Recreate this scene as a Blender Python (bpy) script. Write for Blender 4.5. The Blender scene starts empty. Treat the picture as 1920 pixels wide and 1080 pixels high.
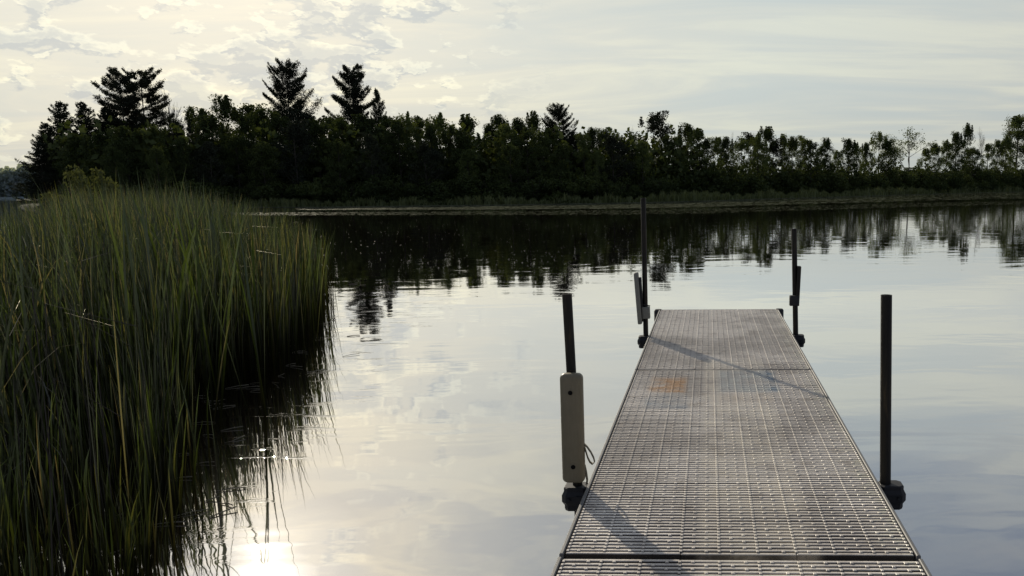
import bpy, math, random
import numpy as np
from mathutils import Vector, Matrix
from math import pi, sin, cos, tan, atan2, radians

random.seed(7)
RNG = np.random.default_rng(11)
sc = bpy.context.scene
COL = sc.collection

# ------------------------------------------------------------------ camera model
FPX, XP, YP = 1640.0, 1270.0, 612.0
PITCH, ROLL, CH = math.atan(257.4 / 1640.0), 0.010, 1.70
F = Vector((0, cos(PITCH), -sin(PITCH)))
U0 = Vector((0, sin(PITCH), cos(PITCH)))
R0 = Vector((1, 0, 0))
R = R0 * cos(ROLL) - U0 * sin(ROLL)
U = U0 * cos(ROLL) + R0 * sin(ROLL)
EYE = Vector((0, 0, CH))

def ray(x, y):
    return F + R * ((x - XP) / FPX) + U * ((YP - y) / FPX)
def P(x, y, z=0.0):
    d = ray(x, y)
    t = (z - CH) / d.z
    return EYE + d * t
def AZ(x):
    d = ray(x, 355 - 0.01 * (x - 1328))
    v = Vector((d.x, d.y)); v.normalize()
    return v
def top_z(x, y, D):
    d = ray(x, y)
    return CH + D * d.z / math.hypot(d.x, d.y)

cam_d = bpy.data.cameras.new('camera')
cam = bpy.data.objects.new('camera', cam_d)
COL.objects.link(cam)
M = Matrix.Identity(4)
for i, v in enumerate((R, U, -F)):
    for j in range(3):
        M[j][i] = v[j]
M.translation = EYE
cam.matrix_world = M
cam_d.sensor_width = 36
cam_d.lens = FPX / 1920 * 36
cam_d.shift_x = (960 - XP) / 1920
cam_d.shift_y = (YP - 540) / 1920
cam_d.clip_start = 0.05
cam_d.clip_end = 20000
sc.camera = cam
sc.view_settings.view_transform = 'Standard'
sc.view_settings.look = 'None'
sc.view_settings.exposure = 0

# ------------------------------------------------------------------ sun
g = ray(500, 1108); g.normalize()
SUN = Vector((g.x, g.y, -g.z))                   # towards the sun
sl = bpy.data.lights.new('sun', 'SUN')
sl.energy = 3.4
sl.angle = radians(0.8)
sl.color = (1.0, 0.9, 0.74)
so = bpy.data.objects.new('sun', sl)
COL.objects.link(so)
so.rotation_euler = SUN.to_track_quat('Z', 'Y').to_euler()
so.location = (0, 0, 30)
sun_el = math.asin(SUN.z)
sun_az = math.atan2(SUN.x, SUN.y)

# ------------------------------------------------------------------ node helpers
class NT:
    def __init__(s, nt):
        s.nt = nt; s.n = nt.nodes; s.l = nt.links
        s.n.clear()
    def add(s, t, **kw):
        nd = s.n.new(t)
        for k, v in kw.items():
            setattr(nd, k, v)
        return nd
    def put(s, sock, v):
        if isinstance(v, bpy.types.NodeSocket):
            s.l.new(v, sock)
        elif v is not None:
            sock.default_value = v
    def math(s, op, a, b=None, c=None, clamp=False):
        nd = s.add('ShaderNodeMath', operation=op, use_clamp=clamp)
        s.put(nd.inputs[0], a)
        if b is not None: s.put(nd.inputs[1], b)
        if c is not None: s.put(nd.inputs[2], c)
        return nd.outputs[0]
    def vmath(s, op, a, b=None, out=0):
        nd = s.add('ShaderNodeVectorMath', operation=op)
        s.put(nd.inputs[0], a)
        if b is not None: s.put(nd.inputs[1], b)
        return nd.outputs[out]
    def mix(s, f, a, b, blend='MIX'):
        nd = s.add('ShaderNodeMix', data_type='RGBA', blend_type=blend)
        s.put(nd.inputs[0], f)
        s.put(nd.inputs[6], a); s.put(nd.inputs[7], b)
        return nd.outputs[2]
    def ramp(s, f, stops, interp='LINEAR'):
        nd = s.add('ShaderNodeValToRGB')
        cr = nd.color_ramp
        cr.interpolation = interp
        while len(cr.elements) < len(stops):
            cr.elements.new(0.5)
        for e, (p, c) in zip(cr.elements, stops):
            e.position = p
            e.color = tuple(c) + (1,) if hasattr(c, '__len__') else (c, c, c, 1)
        s.put(nd.inputs[0], f)
        return nd.outputs[0]
    def mapr(s, v, a, b, c, d, smooth=False):
        nd = s.add('ShaderNodeMapRange')
        if smooth: nd.interpolation_type = 'SMOOTHSTEP'
        s.put(nd.inputs[0], v)
        for i, q in enumerate((a, b, c, d)):
            nd.inputs[i + 1].default_value = q
        return nd.outputs[0]
    def noise(s, vec, scale, detail=4, rough=0.5, dist=0.0, out=0):
        nd = s.add('ShaderNodeTexNoise')
        s.put(nd.inputs['Vector'], vec)
        nd.inputs['Scale'].default_value = scale
        nd.inputs['Detail'].default_value = detail
        nd.inputs['Roughness'].default_value = rough
        nd.inputs['Distortion'].default_value = dist
        return nd.outputs[out]

def new_mat(name):
    m = bpy.data.materials.new(name)
    m.use_nodes = True
    return m, NT(m.node_tree)

def rgba(*c):
    return tuple(c) + (1,)

# ------------------------------------------------------------------ world
w = bpy.data.worlds.new('World')
sc.world = w
w.use_nodes = True
t = NT(w.node_tree)
out = t.add('ShaderNodeOutputWorld')
bg = t.add('ShaderNodeBackground')
sky = t.add('ShaderNodeTexSky', sky_type='NISHITA')
sky.sun_disc = False
sky.sun_elevation = sun_el
sky.sun_rotation = sun_az
sky.air_density = 1.2
sky.dust_density = 3.0
tc = t.add('ShaderNodeTexCoord')
D = tc.outputs['Generated']
sep = t.add('ShaderNodeSeparateXYZ'); t.put(sep.inputs[0], D)
dx, dy, dz = sep.outputs
zc = t.math('MAXIMUM', dz, 0.0)
# angle from the sun (cosine)
cs = t.vmath('DOT_PRODUCT', D, tuple(SUN), out=1)
ang = t.math('ARCCOSINE', t.math('MINIMUM', cs, 0.99999))
# overcast veil brightness: falls with the angle from the sun
veil_0 = t.ramp(t.math('DIVIDE', ang, pi), [
    (0.0, (4.0, 3.6, 2.8)), (0.007, (1.9, 1.75, 1.4)), (0.015, (1.08, 1.02, 0.85)), (0.035, (0.78, 0.75, 0.63)), (0.08, (0.65, 0.66, 0.575)), (0.19, (0.60, 0.64, 0.58)),
    (0.28, (0.57, 0.59, 0.53)), (0.42, (0.38, 0.41, 0.42)), (0.65, (0.24, 0.265, 0.30)), (1.0, (0.18, 0.20, 0.24))])
veil_l = t.mix(t.mapr(dz, 0.0, 0.16, 0.0, 1.0, True), t.mix(1.0, veil_0, rgba(0.86, 0.88, 0.90), 'MULTIPLY'), veil_0)
# darker and bluer overhead (seen in the water at the foot of the picture)
hi = t.mapr(dz, 0.20, 0.42, 0.0, 1.0, True)
away = t.mapr(ang, 0.15, 0.55, 0.0, 1.0, True)
hi = t.math('MULTIPLY', hi, away)
veil = t.mix(hi, veil_l, t.mix(1.0, veil_l, rgba(0.50, 0.53, 0.66), 'MULTIPLY'))
# cloud coordinates: the ray meets a flat layer overhead
den = t.math('ADD', zc, 0.10)
cmb = t.add('ShaderNodeCombineXYZ')
t.put(cmb.inputs[0], t.math('DIVIDE', dx, den)); t.put(cmb.inputs[1], t.math('DIVIDE', dy, den)); cmb.inputs[2].default_value = 0
CV = cmb.outputs[0]
# thin streaks
mp = t.add('ShaderNodeMapping'); t.put(mp.inputs[0], CV); mp.inputs['Scale'].default_value = (0.55, 1.3, 1); mp.inputs['Rotation'].default_value = (0, 0, 0.25)
n1 = t.noise(mp.outputs[0], 1.1, 7, 0.58, 0.8)
s1 = t.mapr(n1, 0.34, 0.68, 0.0, 1.0, True)
streak = t.ramp(s1, [(0.0, (0.90, 0.94, 0.99)), (0.5, (1.0, 1.0, 1.0)), (1.0, (1.15, 1.12, 1.04))])
c1 = t.mix(1.0, veil, streak, 'MULTIPLY')
n4 = t.mapr(t.noise(mp.outputs[0], 2.3, 6, 0.6, 1.2), 0.40, 0.62, 0.0, 1.0, True)
c1 = t.mix(t.mapr(dz, 0.20, 0.36, 0.0, 0.8, True), c1, t.mix(1.0, c1, t.ramp(n4, [(0.0, (0.74, 0.79, 0.90)), (1.0, (1.16, 1.13, 1.06))]), 'MULTIPLY'))
# puffs of cumulus, mostly towards the sun; direction space, flattened
def cloud_field(shift):
    mp2 = t.add('ShaderNodeMapping'); t.put(mp2.inputs[0], D); mp2.inputs['Scale'].default_value = (1.0, 1.0, 2.2)
    mp2.inputs['Location'].default_value = (0.31 + shift[0], 0.12 + shift[1], 0.44 + shift[2])
    a_ = t.noise(mp2.outputs[0], 25.0, 6, 0.56, 0.15)
    b_ = t.noise(mp2.outputs[0], 8.0, 2, 0.5)
    return t.math('ADD', t.math('MULTIPLY', a_, 0.66), t.math('MULTIPLY', b_, 0.40))
f0 = cloud_field((0, 0, 0)); f1 = cloud_field((0.003, 0.002, 0.015))
az = t.math('ARCTAN2', dx, dy)
lf = t.mapr(az, -0.46, -0.10, 1.0, 0.0, True)
lo = t.mapr(dz, 0.02, 0.08, 0.25, 1.0, True)
hi2 = t.mapr(dz, 0.17, 0.34, 1.0, 0.30, True)
pm = t.math('MULTIPLY', t.math('MULTIPLY', lf, lo), hi2)
thr = t.math('SUBTRACT', f0, t.mapr(pm, 0.0, 1.0, 0.07, 0.0))
mask = t.mapr(thr, 0.490, 0.545, 0.0, 1.0, True)
lit = t.mapr(t.math('SUBTRACT', f0, f1), -0.016, 0.022, 0.0, 1.0, True)
core = t.mapr(thr, 0.515, 0.62, 0.0, 1.0, True)
lit = t.math('MULTIPLY', lit, t.math('SUBTRACT', 1.0, t.math('MULTIPLY', core, 0.75)))
puff = t.mix(lit, rgba(0.66, 0.74, 0.87), rgba(1.32, 1.29, 1.18))
c2 = t.mix(t.math('MULTIPLY', mask, t.mapr(pm, 0.0, 0.35, 0.0, 0.9)), c1, t.mix(1.0, c1, puff, 'MULTIPLY'))
# a little of the physical sky under the veil
nis = t.mix(1.0, sky.outputs[0], rgba(0.10, 0.10, 0.10), 'MULTIPLY')
fin = t.mix(0.06, t.mix(1.0, c2, rgba(0.99, 0.992, 1.03), 'MULTIPLY'), nis)
t.put(bg.inputs[0], fin)
bg.inputs[1].default_value = 1.05
t.l.new(bg.outputs[0], out.inputs[0])

# ------------------------------------------------------------------ materials
def princ(t, base, rough=0.6, spec=0.5, metal=0.0, normal=None, **kw):
    b = t.add('ShaderNodeBsdfPrincipled')
    t.put(b.inputs['Base Color'], base)
    t.put(b.inputs['Roughness'], rough)
    t.put(b.inputs['Metallic'], metal)
    b.inputs['Specular IOR Level'].default_value = spec
    if normal is not None:
        t.l.new(normal, b.inputs['Normal'])
    return b
def finish(t, sh):
    o = t.add('ShaderNodeOutputMaterial')
    t.l.new(sh, o.inputs[0])

def bump(t, h, strength, dist, normal=None):
    b = t.add('ShaderNodeBump')
    b.inputs['Strength'].default_value = strength
    b.inputs['Distance'].default_value = dist
    t.put(b.inputs['Height'], h)
    if normal is not None: t.l.new(normal, b.inputs['Normal'])
    return b.outputs[0]

# foliage: diffuse + translucent + faint sheen, varied per leaf and per tree
def leaf_mat(name, c1, c2, trans=0.35, gloss=0.04, rough=0.5):
    m, t = new_mat(name)
    at = t.add('ShaderNodeAttribute'); at.attribute_name = 'tone'
    oi = t.add('ShaderNodeObjectInfo')
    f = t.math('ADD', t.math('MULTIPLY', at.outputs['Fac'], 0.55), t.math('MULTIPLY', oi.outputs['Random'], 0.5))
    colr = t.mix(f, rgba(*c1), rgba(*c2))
    d = t.add('ShaderNodeBsdfDiffuse'); t.put(d.inputs[0], colr)
    tr = t.add('ShaderNodeBsdfTranslucent'); t.put(tr.inputs[0], t.mix(1.0, colr, rgba(1.2, 1.1, 0.55), 'MULTIPLY'))
    mx = t.add('ShaderNodeMixShader'); mx.inputs[0].default_value = trans
    t.l.new(d.outputs[0], mx.inputs[1]); t.l.new(tr.outputs[0], mx.inputs[2])
    gl = t.add('ShaderNodeBsdfGlossy'); gl.inputs[0].default_value = (0.8, 0.8, 0.75, 1); gl.inputs['Roughness'].default_value = rough
    m2 = t.add('ShaderNodeMixShader'); m2.inputs[0].default_value = gloss
    t.l.new(mx.outputs[0], m2.inputs[1]); t.l.new(gl.outputs[0], m2.inputs[2])
    finish(t, m2.outputs[0])
    return m
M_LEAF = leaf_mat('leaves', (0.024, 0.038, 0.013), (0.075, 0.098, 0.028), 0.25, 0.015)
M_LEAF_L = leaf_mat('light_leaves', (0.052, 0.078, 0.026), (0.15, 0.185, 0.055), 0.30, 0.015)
M_NEEDLE = leaf_mat('needles', (0.018, 0.024, 0.016), (0.038, 0.045, 0.024), 0.10, 0.015)
M_SHRUB = leaf_mat('shrub_leaves', (0.09, 0.125, 0.050), (0.19, 0.23, 0.09), 0.30, 0.015)
M_WILLOW = leaf_mat('willow_leaves', (0.04, 0.052, 0.02), (0.075, 0.088, 0.032), 0.35, 0.02)
M_MARSH = leaf_mat('marsh_grass', (0.09, 0.12, 0.05), (0.22, 0.24, 0.10), 0.30, 0.02)
M_HAZE = leaf_mat('hazy_woods', (0.30, 0.36, 0.38), (0.36, 0.42, 0.44), 0.45, 0.0)  # distance haze mixed into the leaf colour
M_PAD = leaf_mat('floating_leaves_and_glint', (0.014, 0.021, 0.009), (0.155, 0.16, 0.10), 0.1, 0.03, 0.35)

m, t = new_mat('pale_fluff')
finish(t, princ(t, t.mix(t.noise(None, 3, 2), rgba(0.6, 0.6, 0.55), rgba(0.85, 0.83, 0.78)), 0.5, 0.5).outputs[0])
M_FLUFF = m
m, t = new_mat('bark')
n = t.noise(None, 6, 4)
M_BARK = m
finish(t, princ(t, t.mix(n, rgba(0.03, 0.025, 0.02), rgba(0.085, 0.075, 0.062)), 0.9, 0.2).outputs[0])

# reeds
m, t = new_mat('reed_leaf')
at = t.add('ShaderNodeAttribute'); at.attribute_name = 'tone'
geo = t.add('ShaderNodeNewGeometry')
sp = t.add('ShaderNodeSeparateXYZ'); t.put(sp.inputs[0], geo.outputs['Position'])
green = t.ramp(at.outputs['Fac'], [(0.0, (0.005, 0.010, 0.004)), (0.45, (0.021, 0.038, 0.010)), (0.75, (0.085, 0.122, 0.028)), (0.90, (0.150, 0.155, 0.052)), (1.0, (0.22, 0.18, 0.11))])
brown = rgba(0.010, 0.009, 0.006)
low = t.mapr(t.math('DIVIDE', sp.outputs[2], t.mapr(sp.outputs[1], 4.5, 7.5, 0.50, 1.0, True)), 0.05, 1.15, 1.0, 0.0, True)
colr = t.mix(t.math('MULTIPLY', low, 0.9), green, brown)  # dead brown foot, darkened further to paint the shade between dense blades
d = t.add('ShaderNodeBsdfDiffuse'); t.put(d.inputs[0], colr)
tr = t.add('ShaderNodeBsdfTranslucent'); t.put(tr.inputs[0], t.mix(1.0, colr, rgba(1.25, 1.15, 0.5), 'MULTIPLY'))
mx = t.add('ShaderNodeMixShader'); mx.inputs[0].default_value = 0.36
t.l.new(d.outputs[0], mx.inputs[1]); t.l.new(tr.outputs[0], mx.inputs[2])
gl = t.add('ShaderNodeBsdfGlossy'); gl.inputs[0].default_value = (0.9, 0.85, 0.7, 1); gl.inputs['Roughness'].default_value = 0.30
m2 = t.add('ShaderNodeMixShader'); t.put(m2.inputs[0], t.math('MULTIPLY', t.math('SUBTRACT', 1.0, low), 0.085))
t.l.new(mx.outputs[0], m2.inputs[1]); t.l.new(gl.outputs[0], m2.inputs[2])
finish(t, m2.outputs[0])
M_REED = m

# water
m, t = new_mat('lake_water')
geo = t.add('ShaderNodeNewGeometry')
pos = geo.outputs['Position']
mp = t.add('ShaderNodeMapping'); t.put(mp.inputs[0], pos); mp.inputs['Scale'].default_value = (0.55, 1.0, 1); mp.inputs['Rotation'].default_value = (0, 0, 0.30)
a = t.noise(mp.outputs[0], 0.8, 3, 0.5, 0.6)
b_ = t.noise(mp.outputs[0], 3.2, 3, 0.55, 0.3)
c_ = t.noise(pos, 14.0, 2, 0.5)
# patches of breeze among the calm
pt = t.mapr(t.noise(pos, 0.11, 3, 0.5), 0.42, 0.66, 0.25, 1.0, True)
h = t.math('ADD', t.math('MULTIPLY', a, 0.0060), t.math('ADD', t.math('MULTIPLY', t.math('MULTIPLY', b_, pt), 0.0010), t.math('MULTIPLY', t.math('MULTIPLY', c_, pt), 0.00012)))
sx = t.add('ShaderNodeSeparateXYZ'); t.put(sx.inputs[0], pos)
side = t.mapr(t.math('ADD', sx.outputs[0], t.math('MULTIPLY', sx.outputs[1], 0.135)), -1.45, -1.70, 0.0, 1.0, True)
near = t.mapr(sx.outputs[1], 9.0, 18.0, 1.0, 0.0, True)
mps = t.add('ShaderNodeMapping'); t.put(mps.inputs[0], pos); mps.inputs['Scale'].default_value = (0.8, 3.0, 1); mps.inputs['Rotation'].default_value = (0, 0, 0.12)
spk = t.mapr(t.noise(mps.outputs[0], 2.2, 3, 0.65), 0.57, 0.66, 0.0, 1.0, True)
near = t.math('MULTIPLY', near, t.mapr(sx.outputs[1], 4.3, 5.4, 0.25, 1.0, True))
spk = t.math('MULTIPLY', t.math('MULTIPLY', spk, side), near)
h = t.math('ADD', h, t.math('MULTIPLY', t.math('MULTIPLY', t.noise(pos, 42.0, 2, 0.6), spk), 0.0011))
nrm = bump(t, h, 1.0, 1.0)
fr = t.add('ShaderNodeFresnel'); fr.inputs[0].default_value = 1.333
t.l.new(nrm, fr.inputs['Normal'])
fac = t.mapr(fr.outputs[0], 0.02, 0.45, 0.60, 0.93)
df = t.add('ShaderNodeBsdfDiffuse'); df.inputs[0].default_value = (0.018, 0.0105, 0.007, 1)
gl = t.add('ShaderNodeBsdfGlossy'); gl.inputs[0].default_value = (0.96, 0.96, 0.97, 1); gl.inputs['Roughness'].default_value = 0.022
t.l.new(nrm, gl.inputs['Normal'])
mx = t.add('ShaderNodeMixShader'); t.l.new(fac, mx.inputs[0])
t.l.new(df.outputs[0], mx.inputs[1]); t.l.new(gl.outputs[0], mx.inputs[2])
finish(t, mx.outputs[0])
M_WATER = m

m, t = new_mat('shore_soil')
n = t.noise(None, 0.5, 5)
finish(t, princ(t, t.mix(n, rgba(0.035, 0.035, 0.02), rgba(0.07, 0.065, 0.035)), 0.95, 0.1).outputs[0])
M_SOIL = m

# deck plastic: greyish tan, worn and dirty
m, t = new_mat('deck_plastic')
tcd = t.add('ShaderNodeTexCoord')
oc = tcd.outputs['Object']
big = t.noise(oc, 1.3, 5, 0.6)
mid = t.noise(oc, 9.0, 5, 0.65)
fine = t.noise(oc, 120.0, 3, 0.6)
base = t.mix(t.mapr(big, 0.38, 0.62, 0, 1, True), rgba(0.56, 0.495, 0.42), rgba(0.94, 0.85, 0.73))
base = t.mix(t.mapr(mid, 0.52, 0.75, 0, 0.65), base, rgba(0.24, 0.19, 0.145))
base = t.mix(t.mapr(fine, 0.58, 0.72, 0, 0.6), base, rgba(0.16, 0.13, 0.10))
base = t.mix(t.mapr(t.noise(oc, 37.0, 3, 0.6), 0.64, 0.74, 0, 0.6), base, rgba(0.55, 0.51, 0.45))
# orange and blue patches mixed into the middle section's colour, deck coordinates
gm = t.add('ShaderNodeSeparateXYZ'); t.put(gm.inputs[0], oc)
patch_noise = t.mapr(t.noise(oc, 7.0, 4, 0.65), 0.36, 0.62, 0.25, 1.0, True)
def tint_patch(base, x0, x1, y0, y1, colr, amt):
    amt = t.math('MULTIPLY', patch_noise, amt)
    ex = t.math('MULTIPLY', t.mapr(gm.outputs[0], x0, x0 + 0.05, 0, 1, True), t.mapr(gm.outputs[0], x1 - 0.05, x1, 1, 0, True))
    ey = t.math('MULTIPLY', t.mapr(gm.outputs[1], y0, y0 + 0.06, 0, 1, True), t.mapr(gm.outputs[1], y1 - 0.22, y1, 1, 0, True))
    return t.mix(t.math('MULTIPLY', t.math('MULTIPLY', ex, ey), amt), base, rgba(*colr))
base = tint_patch(base, -0.50, -0.22, 5.20, 5.75, (0.70, 0.36, 0.12), 0.75)
base = tint_patch(base, -0.50, -0.20, 4.80, 5.24, (0.16, 0.27, 0.36), 0.5)
base = tint_patch(base, -0.06, 0.36, 5.20, 6.00, (0.14, 0.27, 0.38), 0.7)
base = tint_patch(base, -0.06, 0.30, 4.95, 5.24, (0.42, 0.24, 0.14), 0.35)
eg = t.math('MULTIPLY', t.mapr(gm.outputs[0], 0.44, 0.60, 0, 1, True), t.mapr(t.noise(oc, 22.0, 4, 0.7), 0.46, 0.60, 0, 0.8))
base = t.mix(eg, base, rgba(0.85, 0.80, 0.62))
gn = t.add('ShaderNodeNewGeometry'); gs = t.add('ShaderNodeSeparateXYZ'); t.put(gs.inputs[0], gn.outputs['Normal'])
base = t.mix(t.mapr(gs.outputs[2], 0.3, 0.8, 0.94, 0.0), base, rgba(0.022, 0.016, 0.012))  # gap shade painted into the sides of the slats
base = tint_patch(base, -0.16, 0.30, 2.6, 6.4, (0.92, 0.83, 0.66), 0.45)  # pale sheen painted down the middle of the deck
bn = bump(t, fine, 0.7, 0.002)
rg = t.mapr(mid, 0.3, 0.7, 0.28, 0.55)
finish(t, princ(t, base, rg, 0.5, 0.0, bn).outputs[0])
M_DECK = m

m, t = new_mat('aluminium_edge')
n = t.noise(None, 40, 3)
finish(t, princ(t, t.mix(n, rgba(0.10, 0.10, 0.095), rgba(0.24, 0.235, 0.225)), 0.6, 0.4, 0.3).outputs[0])
M_ALU = m
m, t = new_mat('weathered_pipe')
tcd = t.add('ShaderNodeTexCoord')
mpn = t.add('ShaderNodeMapping'); t.put(mpn.inputs[0], tcd.outputs['Object']); mpn.inputs['Scale'].default_value = (30, 30, 3)
n = t.noise(mpn.outputs[0], 1.0, 5, 0.6)
finish(t, princ(t, t.ramp(n, [(0.38, (0.006, 0.005, 0.004)), (0.55, (0.016, 0.013, 0.009)), (0.68, (0.06, 0.042, 0.020)), (0.8, (0.12, 0.09, 0.05))]), 0.55, 0.4, 0.25, bump(t, n, 0.3, 0.002)).outputs[0])
M_PIPE = m
m, t = new_mat('black_rubber')
n = t.noise(None, 25, 4)
finish(t, princ(t, t.mix(n, rgba(0.010, 0.010, 0.011), rgba(0.022, 0.023, 0.025)), 0.6, 0.4).outputs[0])
M_BLACK = m
m, t = new_mat('tan_vinyl')
n = t.noise(None, 7, 5, 0.6)
finish(t, princ(t, t.mix(n, rgba(0.14, 0.115, 0.066), rgba(0.23, 0.195, 0.125)), 0.45, 0.5).outputs[0])
M_TAN = m
m, t = new_mat('grey_vinyl')
n = t.noise(None, 7, 5, 0.6)
finish(t, princ(t, t.mix(n, rgba(0.17, 0.17, 0.14), rgba(0.24, 0.235, 0.20)), 0.5, 0.4).outputs[0])
M_GREYV = m
m, t = new_mat('hole_dark')
n = t.noise(None, 30, 2)
finish(t, princ(t, t.mix(n, rgba(0.004, 0.004, 0.004), rgba(0.012, 0.01, 0.01)), 0.9, 0.1).outputs[0])
M_HOLE = m
m, t = new_mat('webbing')
n = t.noise(None, 90, 2)
finish(t, princ(t, t.mix(n, rgba(0.05, 0.045, 0.035), rgba(0.26, 0.23, 0.16)), 0.8, 0.2).outputs[0])
M_WEB = m

# ------------------------------------------------------------------ object helpers
def tag(o, label=None, cat=None, group=None, kind=None):
    if label: o['label'] = label
    if cat: o['category'] = cat
    if group: o['group'] = group
    if kind: o['kind'] = kind
    return o
def empty(name, loc=(0, 0, 0), rz=0.0):
    o = bpy.data.objects.new(name, None)
    o.empty_display_size = 0.3
    COL.objects.link(o)
    o.location = loc; o.rotation_euler = (0, 0, rz)
    return o
def link(name, me, mats, parent=None, loc=(0, 0, 0)):
    o = bpy.data.objects.new(name, me)
    COL.objects.link(o)
    if not isinstance(mats, (list, tuple)): mats = [mats]
    if not me.materials:
        for m in mats: me.materials.append(m)
    o.parent = parent
    o.location = loc
    return o

def np_mesh(name, V, Q, tone=None, smooth=False):
    """V (n,3); Q (m,k) faces of equal size; tone per face"""
    me = bpy.data.meshes.new(name)
    V = np.asarray(V, dtype=np.float32); Q = np.asarray(Q, dtype=np.int32)
    k = Q.shape[1]
    me.vertices.add(len(V)); me.vertices.foreach_set('co', V.ravel())
    me.loops.add(Q.size); me.loops.foreach_set('vertex_index', Q.ravel())
    me.polygons.add(len(Q))
    me.polygons.foreach_set('loop_start', np.arange(0, Q.size, k, dtype=np.int32))
    me.polygons.foreach_set('loop_total', np.full(len(Q), k, dtype=np.int32))
    me.update(calc_edges=True)
    if tone is not None:
        a = me.attributes.new('tone', 'FLOAT', 'FACE')
        a.data.foreach_set('value', np.asarray(tone, dtype=np.float32))
    if smooth:
        me.polygons.foreach_set('use_smooth', np.ones(len(Q), dtype=bool))
    return me

def leaf_cards(C, size, asp=0.6, flat=0.0, rng=RNG):
    """random small rhombic leaves at centres C"""
    n = len(C)
    a = rng.normal(size=(n, 3)); a[:, 2] *= (1 - flat)
    a /= np.linalg.norm(a, axis=1)[:, None] + 1e-9
    b = rng.normal(size=(n, 3)); b[:, 2] *= (1 - flat)
    b -= a * (a * b).sum(1)[:, None]
    b /= np.linalg.norm(b, axis=1)[:, None] + 1e-9
    s = (size * rng.uniform(0.6, 1.4, n))[:, None]
    V = np.stack([C - a * s, C + b * s * asp, C + a * s, C - b * s * asp], 1).reshape(-1, 3)
    Q = np.arange(4 * n).reshape(n, 4)
    return V, Q

class TB:
    """tubes and boxes gathered into one mesh"""
    def __init__(s): s.v = []; s.f = []
    def tube(s, pts, rad, seg=6, cap=True):
        pts = [Vector(p) for p in pts]
        n = len(pts)
        b0 = len(s.v)
        for i, p in enumerate(pts):
            d = (pts[min(i + 1, n - 1)] - pts[max(i - 1, 0)]).normalized()
            ref = Vector((0, 0, 1)) if abs(d.z) < 0.9 else Vector((1, 0, 0))
            u = d.cross(ref).normalized(); v = d.cross(u)
            r = rad[i] if hasattr(rad, '__len__') else rad
            for k in range(seg):
                a = 2 * pi * k / seg
                s.v.append(p + (u * cos(a) + v * sin(a)) * r)
        for i in range(n - 1):
            for k in range(seg):
                k2 = (k + 1) % seg
                s.f.append((b0 + i * seg + k, b0 + i * seg + k2, b0 + (i + 1) * seg + k2, b0 + (i + 1) * seg + k))
        if cap:
            s.f.append(tuple(b0 + k for k in range(seg))[::-1])
            s.f.append(tuple(b0 + (n - 1) * seg + k for k in range(seg)))
    def box(s, c, h, ch=0.0):
        x, y, z = c; a, b, d = h
        b0 = len(s.v)
        if ch <= 0:
            for sz in (-1, 1):
                for sx, sy in ((-1, -1), (1, -1), (1, 1), (-1, 1)):
                    s.v.append((x + sx * a, y + sy * b, z + sz * d))
            q = [(0, 3, 2, 1), (4, 5, 6, 7), (0, 1, 5, 4), (1, 2, 6, 5), (2, 3, 7, 6), (3, 0, 4, 7)]
        else:   # top edges chamfered
            for (e, zz) in ((0, -d), (0, d - ch), (ch, d)):
                for sx, sy in ((-1, -1), (1, -1), (1, 1), (-1, 1)):
                    s.v.append((x + sx * (a - e), y + sy * (b - e), z + zz))
            q = [(0, 3, 2, 1), (8, 9, 10, 11)]
            for L in (0, 4):
                for k in range(4):
                    k2 = (k + 1) % 4
                    q.append((L + k, L + k2, L + 4 + k2, L + 4 + k))
        s.f += [tuple(b0 + i for i in f) for f in q]
    def prism(s, prof, axis_pts):
        """prof list of (u,v); axis_pts: list of (origin, U, V, scale)"""
        b0 = len(s.v); n = len(prof)
        for (o, uu, vv, sc_) in axis_pts:
            for (a, b) in prof:
                s.v.append(Vector(o) + Vector(uu) * a * sc_ + Vector(vv) * b * sc_)
        for i in range(len(axis_pts) - 1):
            for k in range(n):
                k2 = (k + 1) % n
                s.f.append((b0 + i * n + k, b0 + i * n + k2, b0 + (i + 1) * n + k2, b0 + (i + 1) * n + k))
        s.f.append(tuple(b0 + k for k in range(n))[::-1])
        s.f.append(tuple(b0 + (len(axis_pts) - 1) * n + k for k in range(n)))
    def mesh(s, name, smooth=False):
        me = bpy.data.meshes.new(name)
        me.from_pydata([tuple(v) for v in s.v], [], s.f)
        if smooth:
            for p in me.polygons: p.use_smooth = True
        me.update()
        return me

# ------------------------------------------------------------------ water
me = bpy.data.meshes.new('water')
S = 9000
me.from_pydata([(-S, -S, 0), (S, -S, 0), (S, S, 0), (-S, S, 0)], [], [(0, 1, 2, 3)])
water = link('lake_water', me, M_WATER)
tag(water, kind='structure')

# ------------------------------------------------------------------ far shore
shore_px = [(440, 389.5), (700, 386.5), (960, 383.5), (1200, 379.5), (1330, 376), (1400, 373.5), (1500, 370.5), (1600, 367.5), (1700, 364.5), (1800, 361.6), (1920, 359.0)]
SH = []
for px, D in ((30, 168), (60, 140), (90, 125), (180, 116), (300, 113)):
    v = AZ(px); SH.append((px, Vector((v.x * D, v.y * D))))
for px, y in shore_px:
    p = P(px, y); SH.append((px, Vector((p.x, p.y))))
v = AZ(2100); SH.append((2100, v * 300)); v = AZ(2400); SH.append((2400, v * 380))
SPX = np.array([q[0] for q in SH]); SD = np.array([q[1].length for q in SH])
def shoreD(px): return float(np.interp(px, SPX, SD))
def land_z(back):
    return -0.12 + 0.5 * min(1, max(0, back) / 6.0) + 0.6 * min(1, max(0, back - 6) / 40.0)
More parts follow.
